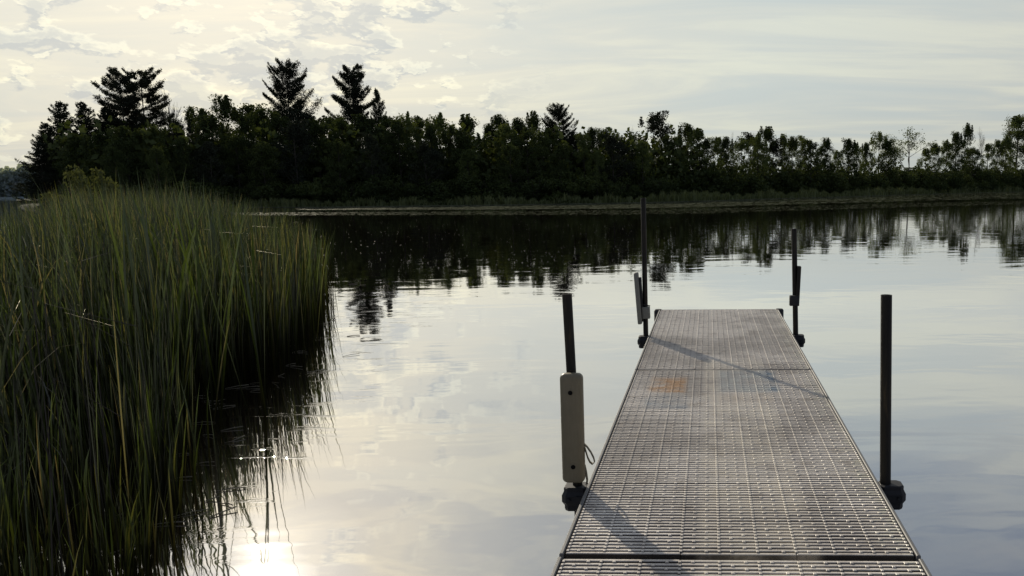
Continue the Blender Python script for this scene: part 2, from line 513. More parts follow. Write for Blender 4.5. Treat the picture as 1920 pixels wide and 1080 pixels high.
# terrain
rows = [-3, 0, 1.5, 4, 10, 25, 60, 140, 400]
V = []; Fc = []
pxs = list(np.linspace(30, 2400, 160))
rw = random.Random(3)
for px in pxs:
    a = AZ(px); D0 = shoreD(px) + 0.5 * sin(px * 0.05) + rw.uniform(-0.3, 0.3)
    lim = 1.0 if px > 140 else max(0.1, (px - 20) / 120)
    for r_ in rows:
        rr = r_ * lim if r_ > 25 else r_
        z = -0.4 if r_ < 0 else land_z(r_)
        V.append((a.x * (D0 + rr), a.y * (D0 + rr), z))
nr = len(rows)
for i in range(len(pxs) - 1):
    for j in range(nr - 1):
        Fc.append((i * nr + j, (i + 1) * nr + j, (i + 1) * nr + j + 1, i * nr + j + 1))
me = bpy.data.meshes.new('far_shore'); me.from_pydata(V, [], Fc)
tag(link('far_shore_ground', me, M_SOIL), kind='structure')

# ------------------------------------------------------------------ tree prototypes (about 15 m tall)
def limbs(tb, rg, H, n, z0, z1, reach, rise, r0):
    ends = []
    for i in range(n):
        z = z0 + (z1 - z0) * (i + rg.random()) / n
        a = rg.uniform(0, 2 * pi)
        L = reach * rg.uniform(0.6, 1.1) * (1 - 0.45 * (z / H) ** 2)
        k = rise * rg.uniform(0.6, 1.3)
        p0 = Vector((0, 0, z)); pts = [p0]
        for s_ in (0.35, 0.7, 1.0):
            pts.append(p0 + Vector((cos(a) * L * s_ + rg.uniform(-.25, .25), sin(a) * L * s_ + rg.uniform(-.25, .25), L * k * s_ ** 1.3)))
        r = r0 * (1 - z / H * 0.7) * 0.45
        tb.tube(pts, [r, r * 0.7, r * 0.4, r * 0.15], 5, False)
        ends.append((pts[2], pts[3]))
    return ends

def trunk_pts(rg, H, lean=0.03):
    pts = []; x = y = 0
    for i in range(7):
        pts.append(Vector((x, y, H * i / 6)))
        x += rg.uniform(-lean, lean) * H / 3; y += rg.uniform(-lean, lean) * H / 3
    return pts

def make_leafy(seed, dens=1.0, bot=0.12, wide=1.0, gap=0.5, lumpy=1.0, H=15.0, mat_i=0):
    rg = random.Random(seed); nrg = np.random.default_rng(seed)
    tb = TB()
    tp = trunk_pts(rg, H * 0.93)
    tb.tube(tp, [0.24 - 0.035 * i for i in range(7)], 6, False)
    W = H * 0.24 * wide
    ends = limbs(tb, rg, H, 15, H * (bot + 0.05), H * 0.88, W, 0.75, 0.22)
    cl = []
    for a, b in ends:
        cl.append((b, rg.uniform(0.75, 1.25)))
        if rg.random() < 0.6: cl.append((a, rg.uniform(0.6, 1.0)))
    # fill the crown volume with clumps of unequal size
    n = int(46 * dens)
    for i in range(n):
        tz = rg.random() ** 0.9
        z = H * (bot + (0.97 - bot) * tz)
        prof = (sin(pi * min(1, (tz * 0.85 + 0.18))) ** 0.7)
        r = W * prof * math.sqrt(rg.random()) * rg.uniform(0.8, 1.12)
        a = rg.uniform(0, 2 * pi)
        cl.append((Vector((cos(a) * r, sin(a) * r, z)), rg.uniform(0.45, 1.2) * lumpy))
    # spires poking out of the top
    for i in range(9):
        a = rg.uniform(0, 2 * pi); r = rg.uniform(0, W * 0.8)
        z = H * rg.uniform(0.90, 1.0) - r * 0.3
        for q_ in range(4):
            cl.append((Vector((cos(a) * r, sin(a) * r, z - q_ * 0.45)), 0.22 + 0.12 * q_))
    Cs = []
    tones = []
    for c, r in cl:
        k = int(150 * r * r * gap + 34)
        d = nrg.normal(size=(k, 3)); d /= np.linalg.norm(d, axis=1)[:, None]
        rad = r * nrg.uniform(0.15, 1.35, k) ** 0.75
        q = np.array(c)[None] + d * rad[:, None] * np.array([1, 1, 0.75])
        Cs.append(q)
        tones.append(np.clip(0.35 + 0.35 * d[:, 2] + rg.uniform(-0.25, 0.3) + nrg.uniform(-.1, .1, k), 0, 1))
    C = np.concatenate(Cs); T = np.concatenate(tones)
    C[:, 2] = np.minimum(C[:, 2], H)
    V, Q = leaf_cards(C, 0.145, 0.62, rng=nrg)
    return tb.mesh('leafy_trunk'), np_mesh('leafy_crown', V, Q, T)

def make_pine(seed, H=26.0, reach=4.6, rise=0.35, bare=0.12, n=60, up=0.0, dens=1.0, droop=0.0, cone=0.75, card=0.21, tipw=0.14):
    """conifer: whorls of layered branches with needle tufts"""
    rg = random.Random(seed); nrg = np.random.default_rng(seed)
    tb = TB()
    tp = trunk_pts(rg, H * 0.985, 0.012)
    tb.tube(tp, [0.32 - 0.048 * i for i in range(7)], 6, False)
    Cs = []; tones = []
    for i in range(n):
        tz = (i + rg.random() * 0.8) / n
        z = H * (bare + (0.985 - bare) * tz)
        a = i * 2.4 + rg.uniform(-0.9, 0.9)
        f = (1 - tz) ** cone if cone > 0 else 1
        L = reach * (tipw + (1 - tipw) * f) * rg.uniform(0.55, 1.15)
        if rg.random() < 0.10: L *= 1.25
        k = (rise + up * tz) * rg.uniform(0.35, 1.5)
        p0 = Vector((0, 0, z)); pts = [p0]
        for s_ in (0.25, 0.5, 0.75, 1.0):
            pts.append(p0 + Vector((cos(a) * L * s_, sin(a) * L * s_, L * (k * s_ ** 1.5 - droop * sin(pi * s_) * 0.4))))
        r = max(0.03, 0.10 * (1 - tz))
        tb.tube(pts, [r, r * .8, r * .6, r * .4, r * .15], 4, False)
        m_ = int((L * 70 + 30) * dens)
        s_ = nrg.choice(nrg.uniform(0.25, 1.0, 5 + int(L)), m_) + nrg.normal(size=m_) * 0.05
        s_ = np.where(nrg.uniform(0, 1, m_) < 0.3, nrg.uniform(0.3, 1.04, m_), np.clip(s_, 0.15, 1.05))
        xx = np.interp(s_, [0, .25, .5, .75, 1.04], [p.x for p in pts])
        yy = np.interp(s_, [0, .25, .5, .75, 1.04], [p.y for p in pts])
        zz = np.interp(s_, [0, .25, .5, .75, 1.04], [p.z for p in pts])
        wd = 0.10 + L * 0.13 * np.sin(np.clip(s_, 0, 1) * pi * 0.85)
        off = nrg.normal(size=m_) * wd
        c = np.stack([xx - sin(a) * off, yy + cos(a) * off, zz + 0.10 + nrg.normal(size=m_) * 0.17 + np.abs(off) * 0.12], 1)
        Cs.append(c); tones.append(np.clip(nrg.uniform(0.1, 0.7, m_), 0, 1))
    C = np.concatenate(Cs); T = np.concatenate(tones)
    V, Q = leaf_cards(C, card, 0.36, 0.15, rng=nrg)
    return tb.mesh('pine_trunk'), np_mesh('pine_crown', V, Q, T)

def make_bare(seed, H=15.0, leaf=0, spread=0.30):
    rg = random.Random(seed); nrg = np.random.default_rng(seed)
    tb = TB(); tips = []
    def grow(p, d, L, r, lv):
        q = p + d * L * 0.5 + Vector((rg.uniform(-1, 1), rg.uniform(-1, 1), 0)) * L * 0.05
        e = p + d * L
        tb.tube([p, q, e], [r, r * 0.8, r * 0.6], 4, False)
        if lv == 0:
            tips.append(e); return
        for k in range(rg.choice((2, 3, 3))):
            nd = (d + Vector((rg.uniform(-1, 1), rg.uniform(-1, 1), rg.uniform(-0.35, 0.6))) * (0.55 + spread)).normalized()
            grow(p + d * L * rg.uniform(0.5, 1.0), nd, L * rg.uniform(0.5, 0.72), r * 0.55, lv - 1)
        grow(e, (d + Vector((rg.uniform(-1, 1), rg.uniform(-1, 1), 0.3)) * 0.25).normalized(), L * 0.62, r * 0.6, lv - 1)
    grow(Vector((0, 0, 0)), Vector((rg.uniform(-.04, .04), rg.uniform(-.04, .04), 1)), H * 0.40, 0.17, 4)
    mz = max(v[2] for v in tb.v); k = H / mz
    tb.v = [Vector(v) * k for v in tb.v]
    crown = None
    if leaf:
        tp = [Vector(t_) * k for t_ in tips]
        C = []
        for q in tp:
            if rg.random() < 0.8:
                for j in range(leaf): C.append(tuple(q + Vector([rg.gauss(0, 0.38) for _ in range(3)])))
        C = np.array(C)
        V, Q = leaf_cards(C, 0.17, 0.6, rng=nrg)
        crown = np_mesh('sparse_crown', V, Q, nrg.uniform(0, 1, len(C)))
    return tb.mesh('branching_trunk'), crown

PROTO = {}
PROTO['leafy'] = [make_leafy(20 + i, 1.0, (0.06, 0.10, 0.08, 0.12)[i % 4], (0.85, 1.0, 1.2, 0.9)[i % 4], 0.6) for i in range(7)]
PROTO['airy'] = [make_leafy(40 + i, 0.8, 0.16, (0.85, 1.0, 0.8)[i % 3], 0.48, 0.8) for i in range(4)]
PROTO['narrow'] = [make_leafy(60 + i, 0.7, 0.1, 0.48, 0.5, 0.7) for i in range(3)]
PROTO['pine_a'] = [make_pine(81, rise=0.16, reach=7.2, n=100, up=0.35, bare=0.1, cone=0.42, card=0.17, dens=1.9, droop=0.15)]
PROTO['pine_b'] = [make_pine(82, rise=0.30, reach=7.4, n=100, up=0.7, bare=0.14, cone=0.5, card=0.17, dens=1.8)]
PROTO['pine_c'] = [make_pine(83, rise=0.24, reach=7.6, n=104, up=0.5, bare=0.1, cone=0.48, card=0.17, dens=2.0)]
PROTO['spruce'] = [make_pine(90 + i, H=20, reach=5.0, rise=0.38, n=120, up=0.7, bare=0.04, cone=0.8, dens=0.9, card=0.17, tipw=0.05) for i in range(3)]
PROTO['bare'] = [make_bare(3), make_bare(5)]
PROTO['sparse'] = [make_bare(8, leaf=8, spread=0.35), make_bare(9, leaf=8), make_bare(12, leaf=9, spread=0.2)]
PH = {'leafy': 15, 'airy': 15, 'narrow': 15, 'pine_a': 26, 'pine_b': 26, 'pine_c': 26, 'spruce': 20, 'bare': 15, 'sparse': 15}

tree_r = random.Random(5)
def place_tree(kind, px, ytop, back, label, name, group=None, wx=1.0, variant=None, mat=None, drop=0.0):
    a = AZ(px); D = shoreD(px) + back
    z0 = land_z(back) - 0.15
    z1 = top_z(px, ytop, D)
    H = z1 - z0
    pr = PROTO[kind]
    i = tree_r.randrange(len(pr)) if variant is None else variant
    tm, cm = pr[i]
    s = H / PH[kind]
    o = empty(name, (a.x * D, a.y * D, z0), tree_r.uniform(0, 2 * pi))
    o.scale = (s * wx, s * wx, s)
    link('trunk', tm, M_BARK, o)
    if cm is not None:
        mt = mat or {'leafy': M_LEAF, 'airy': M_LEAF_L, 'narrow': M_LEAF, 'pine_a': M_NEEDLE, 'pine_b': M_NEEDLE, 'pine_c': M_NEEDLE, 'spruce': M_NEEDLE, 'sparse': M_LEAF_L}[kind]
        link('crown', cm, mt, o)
    tag(o, label, 'tree', group)
    return o

# conifers at the left end
place_tree('spruce', 100, 232, 14, 'dark conifer at the left tip of the wood, leaning over the hazy far shore', 'conifer_tree', wx=1.6, variant=0)
place_tree('spruce', 86, 268, 5, 'lowest conifer at the left tip of the wood, next to the hazy hill', 'conifer_tree', wx=1.7, variant=1)
place_tree('spruce', 132, 192, 22, 'pointed conifer, first tall spire from the left end of the wood', 'conifer_tree', wx=1.5, variant=1)
place_tree('spruce', 174, 192, 26, 'pointed conifer, second tall spire from the left end of the wood', 'conifer_tree', wx=1.4, variant=2)
place_tree('spruce', 214, 200, 30, 'short conifer just left of the twin pines', 'conifer_tree', wx=1.4, variant=0)
place_tree('pine_a', 247, 136, 30, 'left one of the twin tall pines, with long level branches', 'pine_tree', wx=0.95)
place_tree('pine_a', 286, 135, 34, 'right one of the twin tall pines, denser and rounder at the top', 'pine_tree', wx=1.0)
place_tree('bare', 335, 168, 36, 'leafless tree beside the twin pines', 'bare_tree', wx=0.8, variant=0)
place_tree('spruce', 372, 200, 26, 'small pointed conifer top right of the leafless tree', 'conifer_tree', wx=0.8, variant=2)
place_tree('leafy', 441, 178, 26, 'tall leafy tree rising to a knob between the leafless tree and the fan-topped pine', 'leafy_tree', wx=0.75, variant=0)
place_tree('pine_b', 555, 125, 34, 'tall pine with upswept fan-shaped top, standing alone in the left half', 'pine_tree', wx=0.95)
place_tree('pine_c', 672, 128, 34, 'tall pine with a rounded spiky top, rightmost of the tall pines', 'pine_tree', wx=0.9)
place_tree('spruce', 718, 168, 30, 'dark conifer leaning on the right side of the rightmost tall pine', 'conifer_tree', wx=0.85, variant=1)
place_tree('narrow', 882, 211, 16, 'narrow leafy tree standing up in the dip right of the tall pines', 'leafy_tree', wx=1.0, variant=0)
place_tree('narrow', 1004, 208, 18, 'narrow spire of leaves left of the fan-topped middle tree', 'leafy_tree', wx=0.8, variant=1)
place_tree('pine_b', 1052, 202, 20, 'fan-topped tree with upswept branches in the middle of the far shore', 'pine_tree', wx=1.05)
place_tree('leafy', 1228, 209, 20, 'big dark round-topped tree in line above the far left dock post', 'round_topped_tree', wx=0.95, variant=2, mat=M_NEEDLE)
place_tree('narrow', 1810, 230, 16, 'narrow dark tree near the right edge, beside a wispy thin one', 'leafy_tree', wx=0.75, variant=2)
place_tree('bare', 1838, 236, 18, 'wispy thin almost bare tree near the right edge', 'bare_tree', wx=0.45, variant=1)
place_tree('sparse', 1706, 242, 14, 'open spreading tree with sky between its limbs, right of the far dock posts', 'sparse_tree', wx=1.2, variant=0)
place_tree('sparse', 1680, 256, 16, 'thin see-through tree left of the open spreading tree', 'sparse_tree', wx=0.8, variant=1)
place_tree('airy', 1904, 212, 20, 'tall airy tree cut by the right edge of the picture', 'leafy_tree', wx=1.1, variant=0)
place_tree('sparse', 1893, 220, 22, 'thin twiggy tree just left of the tall airy tree at the right edge', 'sparse_tree', wx=0.8, variant=2)
place_tree('bare', 1180, 236, 24, 'thin leafless tree top left of the big dark round-topped tree', 'bare_tree', wx=0.5, variant=1)
place_tree('bare', 1374, 246, 20, 'thin leafless twigs poking up between leafy trees right of centre', 'bare_tree', wx=0.4, variant=0)
place_tree('narrow', 1436, 234, 16, 'taller leafy tree just left of the far right dock post', 'leafy_tree', wx=1.0, variant=0)
place_tree('leafy', 1790, 246, 10, 'dense round tree left of the narrow dark tree near the right edge', 'leafy_tree', wx=0.85, variant=3)

G1 = ('dark leafy tree in the tall wood left of and under the big pines', 'leafy trees around the big pines')
G2 = ('leafy tree in the row between the big pines and the big dark round-topped tree', 'leafy trees in the middle of the far shore')
G3 = ('lower leafy tree in the open row right of the big dark round-topped tree', 'leafy trees on the right of the far shore')
sky1 = [(150, 250, 10), (200, 245, 10), (245, 235, 8), (300, 232, 10), (345, 222, 14), (395, 203, 20), (412, 215, 10), (475, 193, 24), (500, 200, 20), (465, 215, 10), (530, 208, 16), (585, 205, 20), (600, 222, 10), (628, 214, 18), (650, 218, 14), (560, 225, 6), (690, 212, 16), (730, 216, 14), (752, 222, 8), (700, 250, 4), (640, 260, 4), (500, 265, 4), (400, 265, 4), (300, 272, 3), (220, 275, 3), (350, 255, 6), (450, 250, 6)]
for i, (px, y, b) in enumerate(sky1):
    place_tree('leafy', px, y, b, G1[0], 'leafy_tree', G1[1], wx=tree_r.uniform(0.7, 1.25))
sky2 = [(772, 208, 14), (790, 204, 18), (812, 222, 8), (832, 214, 16), (850, 232, 10), (868, 243, 8), (902, 236, 12), (920, 232, 18), (940, 216, 18), (957, 222, 12), (975, 216, 18), (990, 236, 8), (1020, 236, 10), (1034, 232, 14), (1074, 236, 14), (1096, 240, 8), (1112, 238, 16), (1138, 232, 18), (1160, 234, 16), (1150, 246, 6), (1185, 246, 12), (1205, 250, 8), (1250, 244, 12), (800, 262, 3), (880, 268, 4), (960, 262, 4), (1050, 262, 4), (1120, 268, 3)]
for i, (px, y, b) in enumerate(sky2):
    y += tree_r.uniform(-5, 13)
    k = 'leafy' if i % 3 else 'airy'
    place_tree(k, px, y, b, G2[0], 'leafy_tree', G2[1], wx=tree_r.uniform(0.6, 1.15), mat=M_LEAF_L if i % 2 else None)
sky3 = [(1272, 240, 12), (1290, 231, 16), (1308, 238, 12), (1326, 248, 10), (1345, 244, 14), (1362, 256, 10), (1390, 252, 12), (1407, 240, 16), (1422, 250, 8), (1450, 248, 14), (1466, 243, 16), (1484, 250, 8), (1500, 248, 16), (1518, 258, 8), (1534, 262, 14), (1552, 258, 10), (1570, 268, 12), (1590, 264, 12), (1606, 272, 8), (1622, 262, 14), (1646, 246, 14), (1662, 262, 8), (1735, 266, 12), (1752, 272, 8), (1772, 262, 14), (1822, 268, 8), (1850, 268, 12), (1868, 258, 12), (1884, 250, 10), (1925, 222, 14), (1950, 215, 20), (1980, 230, 14)]
for i, (px, y, b) in enumerate(sky3):
    y += tree_r.uniform(-6, 12)
    k = 'leafy' if i % 2 else 'airy'
    place_tree(k, px, y, b, G3[0], 'leafy_tree', G3[1], wx=tree_r.uniform(0.6, 1.1), mat=M_LEAF_L if i % 3 else None)

# shrubs along the foot of the wood
def make_shrub(seed):
    rg = random.Random(seed); nrg = np.random.default_rng(seed)
    tb = TB()
    for i in range(7):
        a = rg.uniform(0, 2 * pi); L = rg.uniform(0.8, 1.6)
        tb.tube([(0, 0, 0), (cos(a) * L * .4, sin(a) * L * .4, 1.0), (cos(a) * L, sin(a) * L, 2.2)], [0.05, 0.04, 0.015], 4, False)
    Cs = []; T = []
    for i in range(24):
        a = rg.uniform(0, 2 * pi); r = 2.2 * math.sqrt(rg.random())
        c = np.array([cos(a) * r, sin(a) * r, rg.uniform(0.2, 2.7) * (1 - (r / 2.6) ** 2 * 0.6)])
        k = 170
        d = nrg.normal(size=(k, 3)); d /= np.linalg.norm(d, axis=1)[:, None]
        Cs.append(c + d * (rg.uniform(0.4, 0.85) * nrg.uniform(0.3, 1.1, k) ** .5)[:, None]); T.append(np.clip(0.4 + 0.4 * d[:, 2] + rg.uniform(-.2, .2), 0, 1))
    C = np.concatenate(Cs); C[:, 2] = np.clip(C[:, 2], 0.05, 3.0)
    V, Q = leaf_cards(C, 0.105, 0.5, rng=nrg)
    return tb.mesh('shrub_stems'), np_mesh('shrub_foliage', V, Q, np.concatenate(T))
shr = [make_shrub(200 + i) for i in range(4)]
def place_shrub(px, back, H, label, group=None, mat=M_SHRUB, wx=1.0):
    a = AZ(px); D = shoreD(px) + back
    o = empty('shrub', (a.x * D, a.y * D, land_z(back) - 0.1), tree_r.uniform(0, 6.28))
    s = H / 3.0; o.scale = (s * wx, s * wx, s)
    st, fo = shr[tree_r.randrange(4)]
    link('stems', st, M_BARK, o); link('foliage', fo, mat, o)
    tag(o, label, 'shrub', group)
    return o
for i in range(34):
    px = 120 + i * 34 + tree_r.uniform(-12, 12)
    place_shrub(px, tree_r.uniform(2, 6), tree_r.uniform(2.2, 4.2), 'dark shrub at the foot of the wood left of the far right dock post', 'shrubs under the left and middle wood', mat=M_LEAF, wx=1.25)
for i in range(44):
    px = 1290 + i * 15 + tree_r.uniform(-8, 8)
    place_shrub(px, tree_r.uniform(11, 17), tree_r.uniform(4.2, 6.0) * (shoreD(px) / 165) ** 0.55, 'greyish green shrub along the foot of the open row of trees on the right', 'shrubs under the right row of trees', wx=1.2)

# stuff: undergrowth filling the wood
def strip_cards(name, mat, px0, px1, n, b0, b1, h0, h1, size, asp, kind_label, cat, hpow=1.0, pw=1.0):
    rg = np.random.default_rng(hash(name) % 1000 + 5 if False else len(name) * 17)
    px = px0 + (px1 - px0) * rg.uniform(0, 1, n) ** pw
    bk = rg.uniform(b0, b1, n)
    C = np.zeros((n, 3))
    tab = np.linspace(px0, px1, 400)
    ax = np.interp(px, tab, [AZ(q).x for q in tab]); ay = np.interp(px, tab, [AZ(q).y for q in tab])
    Dd = np.interp(px, SPX, SD) + bk
    lump = 0.65 + 0.35 * np.sin(px * 0.09 + 1.3 * np.sin(px * 0.031)) * np.sin(px * 0.023 + bk)
    C[:, 0] = ax * Dd; C[:, 1] = ay * Dd; C[:, 2] = (h0 + (h1 - h0) * rg.uniform(0, 1, n) ** hpow) * lump + 0.2
    V, Q = leaf_cards(C, size, asp, rng=rg)
    o = link(name, np_mesh(name, V, Q, rg.uniform(0, 1, n)), mat)
    tag(o, kind_label, cat, kind='stuff')
strip_cards('undergrowth', M_LEAF, 95, 1290, 52000, 8, 30, 0.2, 11, 0.42, 0.7, 'dense dark undergrowth filling the wood on the far shore', 'undergrowth', 1.4)
strip_cards('low_brush', M_LEAF, 1270, 2050, 24000, 6, 16, 0.1, 7.5, 0.32, 0.7, 'low dark brush between the trees on the right of the far shore', 'undergrowth', 1.2)

# marsh grass along the shore
def blades(P0, Hh, lean, width, segs=4, droop=0.3, rng=RNG, dirs=None):
    """ribbons: P0 (n,3) bases"""
    n = len(P0)
    az = rng.uniform(0, 2 * pi, n) if dirs is None else dirs
    ld = np.stack([np.cos(az), np.sin(az), np.zeros(n)], 1)
    fa = rng.uniform(0, pi, n)
    wd = np.stack([np.cos(fa), np.sin(fa), np.zeros(n)], 1)
    rows_ = []
    for i in range(segs + 1):
        s = i / segs
        horiz = (lean * s + 0.42 * droop * s ** 3)[:, None] * Hh[:, None]
        z = Hh * (s - 0.5 * (lean * s) ** 2 - 0.42 * droop * s ** 4)
        c = P0 + ld * horiz; c[:, 2] = P0[:, 2] + z
        ww = width * (1.0 if s < 0.5 else max(0.04, 1 - ((s - 0.5) / 0.5) ** 1.6))
        w_ = wd * ww[:, None] * 0.5 if hasattr(ww, '__len__') else wd * ww * 0.5
        rows_.append(c - w_); rows_.append(c + w_)
    V = np.stack(rows_, 1).reshape(-1, 3)
    k = 2 * (segs + 1)
    base = (np.arange(n) * k)[:, None]
    Q = np.concatenate([base + np.array([[2 * i, 2 * i + 1, 2 * i + 3, 2 * i + 2]]) for i in range(segs)], 1).reshape(-1, 4)
    return V, Q
rg = np.random.default_rng(77)
n = 34000
px = 300 + 1750 * rg.uniform(0, 1, n) ** 0.8
bk = rg.uniform(-1.0, 7.0, n) * np.clip((px - 200) / 900, 0.35, 1)
tab = np.linspace(300, 2050, 500)
ax = np.interp(px, tab, [AZ(q).x for q in tab]); ay = np.interp(px, tab, [AZ(q).y for q in tab])
Dd = np.interp(px, SPX, SD) + bk
lump = 0.75 + 0.25 * np.sin(px * 0.05 + 2 * np.sin(px * 0.017)) + 0.15 * np.sin(px * 0.31)
B = np.stack([ax * Dd, ay * Dd, np.full(n, 0.0)], 1)
Hh = rg.uniform(0.7, 1.7, n) * lump * np.interp(px, [300, 1100, 1500, 2050], [0.7, 0.85, 1.1, 1.35])
V, Q = blades(B, Hh, rg.uniform(0.05, 0.35, n), rg.uniform(0.10, 0.22, n), 2, rg.uniform(0, .4, n), rg)
o = link('marsh_grass', np_mesh('marsh_grass', V, Q, np.repeat(np.clip(lump * 0.5 + rg.uniform(-.2, .5, n), 0, 1), 2)), M_MARSH)
tag(o, 'pale marsh grass along the water line of the far shore', 'grass', kind='stuff')

# willow bush behind the reeds
a = AZ(155); 
tm, cm = make_shrub(301)
Db = 60.0
zt = top_z(158, 306, Db)
o = empty('willow_bush', (AZ(158).x * Db, AZ(158).y * Db, -0.1), 1.0)
o.scale = (zt / 2.9 * 0.66,) * 2 + (zt / 2.9,)
link('stems', tm, M_BARK, o); link('foliage', cm, M_WILLOW, o)
tag(o, 'rounded pale green bush just behind the reeds on the left', 'bush')

# hazy woods on the far side of the lake, left
rg = np.random.default_rng(9)
n = 30000
px = rg.uniform(-160, 130, n)
bk = rg.uniform(0, 60, n)
Dd = 620 + bk
topy = np.interp(px, [-160, -60, 0, 20, 36, 42, 58, 66, 80, 130], [318, 320, 318, 316, 318, 311, 309, 312, 318, 320]) + 2.2 * np.sin(px * 0.55) + 1.5 * np.sin(px * 0.21) + 1.0 * np.sin(px * 1.7)
tab = np.linspace(-160, 130, 100)
ax = np.interp(px, tab, [AZ(q).x for q in tab]); ay = np.interp(px, tab, [AZ(q).y for q in tab])
mz = np.array([top_z(a_, b_, c_) for a_, b_, c_ in zip(px[::1], topy, Dd)])
C = np.stack([ax * Dd, ay * Dd, mz * rg.uniform(0, 1, n) ** 0.6], 1)
V, Q = leaf_cards(C, 0.9, 0.8, rng=rg)
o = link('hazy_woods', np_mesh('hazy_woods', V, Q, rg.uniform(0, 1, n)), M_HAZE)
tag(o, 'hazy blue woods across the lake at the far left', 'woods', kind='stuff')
V = []
for q in np.linspace(-220, 180, 20):
    for dd, zz in ((600, -0.5), (612, 1.0), (900, 6.0)):
        V.append((AZ(q).x * dd, AZ(q).y * dd, zz))
Fc = [(i * 3 + j, i * 3 + 3 + j, i * 3 + 4 + j, i * 3 + 1 + j) for i in range(19) for j in range(2)]
me = bpy.data.meshes.new('distant'); me.from_pydata(V, [], Fc)
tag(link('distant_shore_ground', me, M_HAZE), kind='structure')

# ------------------------------------------------------------------ floating leaves on the far water
rg = np.random.default_rng(31)
def pads(n, pxa, pxb, y0f, y1f, size, seed):
    rr = np.random.default_rng(seed)
    px = rr.uniform(pxa, pxb, n)
    u = rr.uniform(0, 1, n)
    c = []
    for a_, b_ in zip(px, u):
        ya, yb = y0f(a_), y1f(a_)
        # uniform over distance, not over pixels
        da = P(a_, ya); db = P(a_, yb)
        q = da.lerp(db, b_)
        c.append((q.x, q.y, 0.012))
    C = np.array(c); s = size * rr.uniform(0.5, 1.5, n)
    k = 6
    an = np.arange(k) / k * 2 * pi
    V = C[:, None, :] + np.stack([np.cos(an)[None] * s[:, None], np.sin(an)[None] * s[:, None] , rr.uniform(-0.2, 1.0, (n, k)) * 0.05 * s[:, None]], 2)
    return V.reshape(-1, 3), np.arange(n * k).reshape(n, k), rr.uniform(0, 1, n)
ys = lambda x: float(np.interp(x, [q[0] for q in shore_px], [q[1] for q in shore_px]))
VV = []; QQ = []; TT = []; off = 0
for (nn, a0, a1, f0, f1, sz, sd) in (
        (9000, 560, 1950, lambda x: ys(x) + 0.7, lambda x: ys(x) + np.interp(x, [560, 900, 1300, 1950], [5.5, 9, 12, 13]), 0.30, 1),
        (4200, 380, 1950, lambda x: ys(x) + np.interp(x, [380, 900, 1300, 1950], [9, 12.5, 15, 18]), lambda x: ys(x) + np.interp(x, [380, 900, 1300, 1950], [14, 19, 24, 24]), 0.12, 2),
        (6500, 440, 1950, lambda x: ys(x) + 0.15, lambda x: ys(x) + 1.1, 0.22, 4)):  # pale row right at the bank: wet-shore glint painted as leaves
    v_, q_, t_ = pads(nn, a0, a1, f0, f1, sz, sd)
    t_ = t_ * 0.45 if sd != 4 else 0.7 + 0.3 * t_
    VV.append(v_); QQ.append(q_ + off); TT.append(t_); off += len(v_)
o = link('floating_leaves_and_glint', np_mesh('floating_leaves_and_glint', np.concatenate(VV), np.concatenate(QQ), np.concatenate(TT)), M_PAD)
tag(o, 'band of small floating leaves on the water along the far shore, with a painted glint at the bank', 'water plants', kind='stuff')

v_, q_, t_ = pads(620, 560, 1350, lambda x: ys(x) + 20, lambda x: 505, 0.013, 3)
o = link('floating_specks', np_mesh('floating_specks', v_, q_, t_), M_FLUFF)
tag(o, 'tiny pale specks of fluff floating on the dark still water', 'floating specks', kind='stuff')

# ------------------------------------------------------------------ reeds
edge_px = [(150, 1500), (215, 1180), (250, 1080), (292, 970), (316, 890), (326, 810), (340, 752), (395, 728), (475, 708), (532, 682), (570, 640), (590, 592), (602, 548), (596, 524)]
edge = [P(*q) for q in edge_px]
edge = [Vector((q.x, q.y)) for q in edge]
back = [AZ(560) * 18.5, AZ(470) * 21, AZ(400) * 24, AZ(250) * 26, AZ(60) * 22, AZ(-60) * 17, AZ(-200) * 12, AZ(-500) * 6, AZ(-900) * 3.2, Vector((-1.35, 1.0))]
poly = [(q.x, q.y) for q in edge] + [(q.x, q.y) for q in back]
poly = np.array(poly)
def inside(x, y):
    c = np.zeros(len(x), bool)
    n = len(poly); j = n - 1
    for i in range(n):
        xi, yi = poly[i]; xj, yj = poly[j]
        cond = ((yi > y) != (yj > y)) & (x < (xj - xi) * (y - yi) / (yj - yi + 1e-12) + xi)
        c ^= cond; j = i
    return c
def dist_edge(x, y):
    d = np.full(len(x), 1e9)
    E = [(q.x, q.y) for q in edge]
    for (x0, y0), (x1, y1) in zip(E[:-1], E[1:]):
        vx, vy = x1 - x0, y1 - y0
        tt = np.clip(((x - x0) * vx + (y - y0) * vy) / (vx * vx + vy * vy), 0, 1)
        d = np.minimum(d, np.hypot(x - x0 - tt * vx, y - y0 - tt * vy))
    return d
rg = np.random.default_rng(5)
N0 = 200000
xx = rg.uniform(poly[:, 0].min(), poly[:, 0].max(), N0)
yy = rg.uniform(poly[:, 1].min(), poly[:, 1].max(), N0)
ok = inside(xx, yy) & (np.hypot(xx, yy) > 1.6)
xx = xx[ok]; yy = yy[ok]
# clumping
cl = 0.6 * np.sin(xx * 3.1 + 1.7 * np.sin(yy * 1.3)) * np.sin(yy * 2.3 + 1.1 * np.sin(xx * 1.9)) + 0.5 * np.sin(xx * 7.7 + 2 * np.sin(yy * 4.1)) * np.sin(yy * 6.1 + xx * 1.3)
de = dist_edge(xx, yy)
keep = rg.uniform(0, 1, len(xx)) < np.clip(0.60 + 0.50 * cl, 0.15, 1)
keep &= rg.uniform(0, 1, len(xx)) < np.clip(0.55 + de / 0.3, 0, 1)
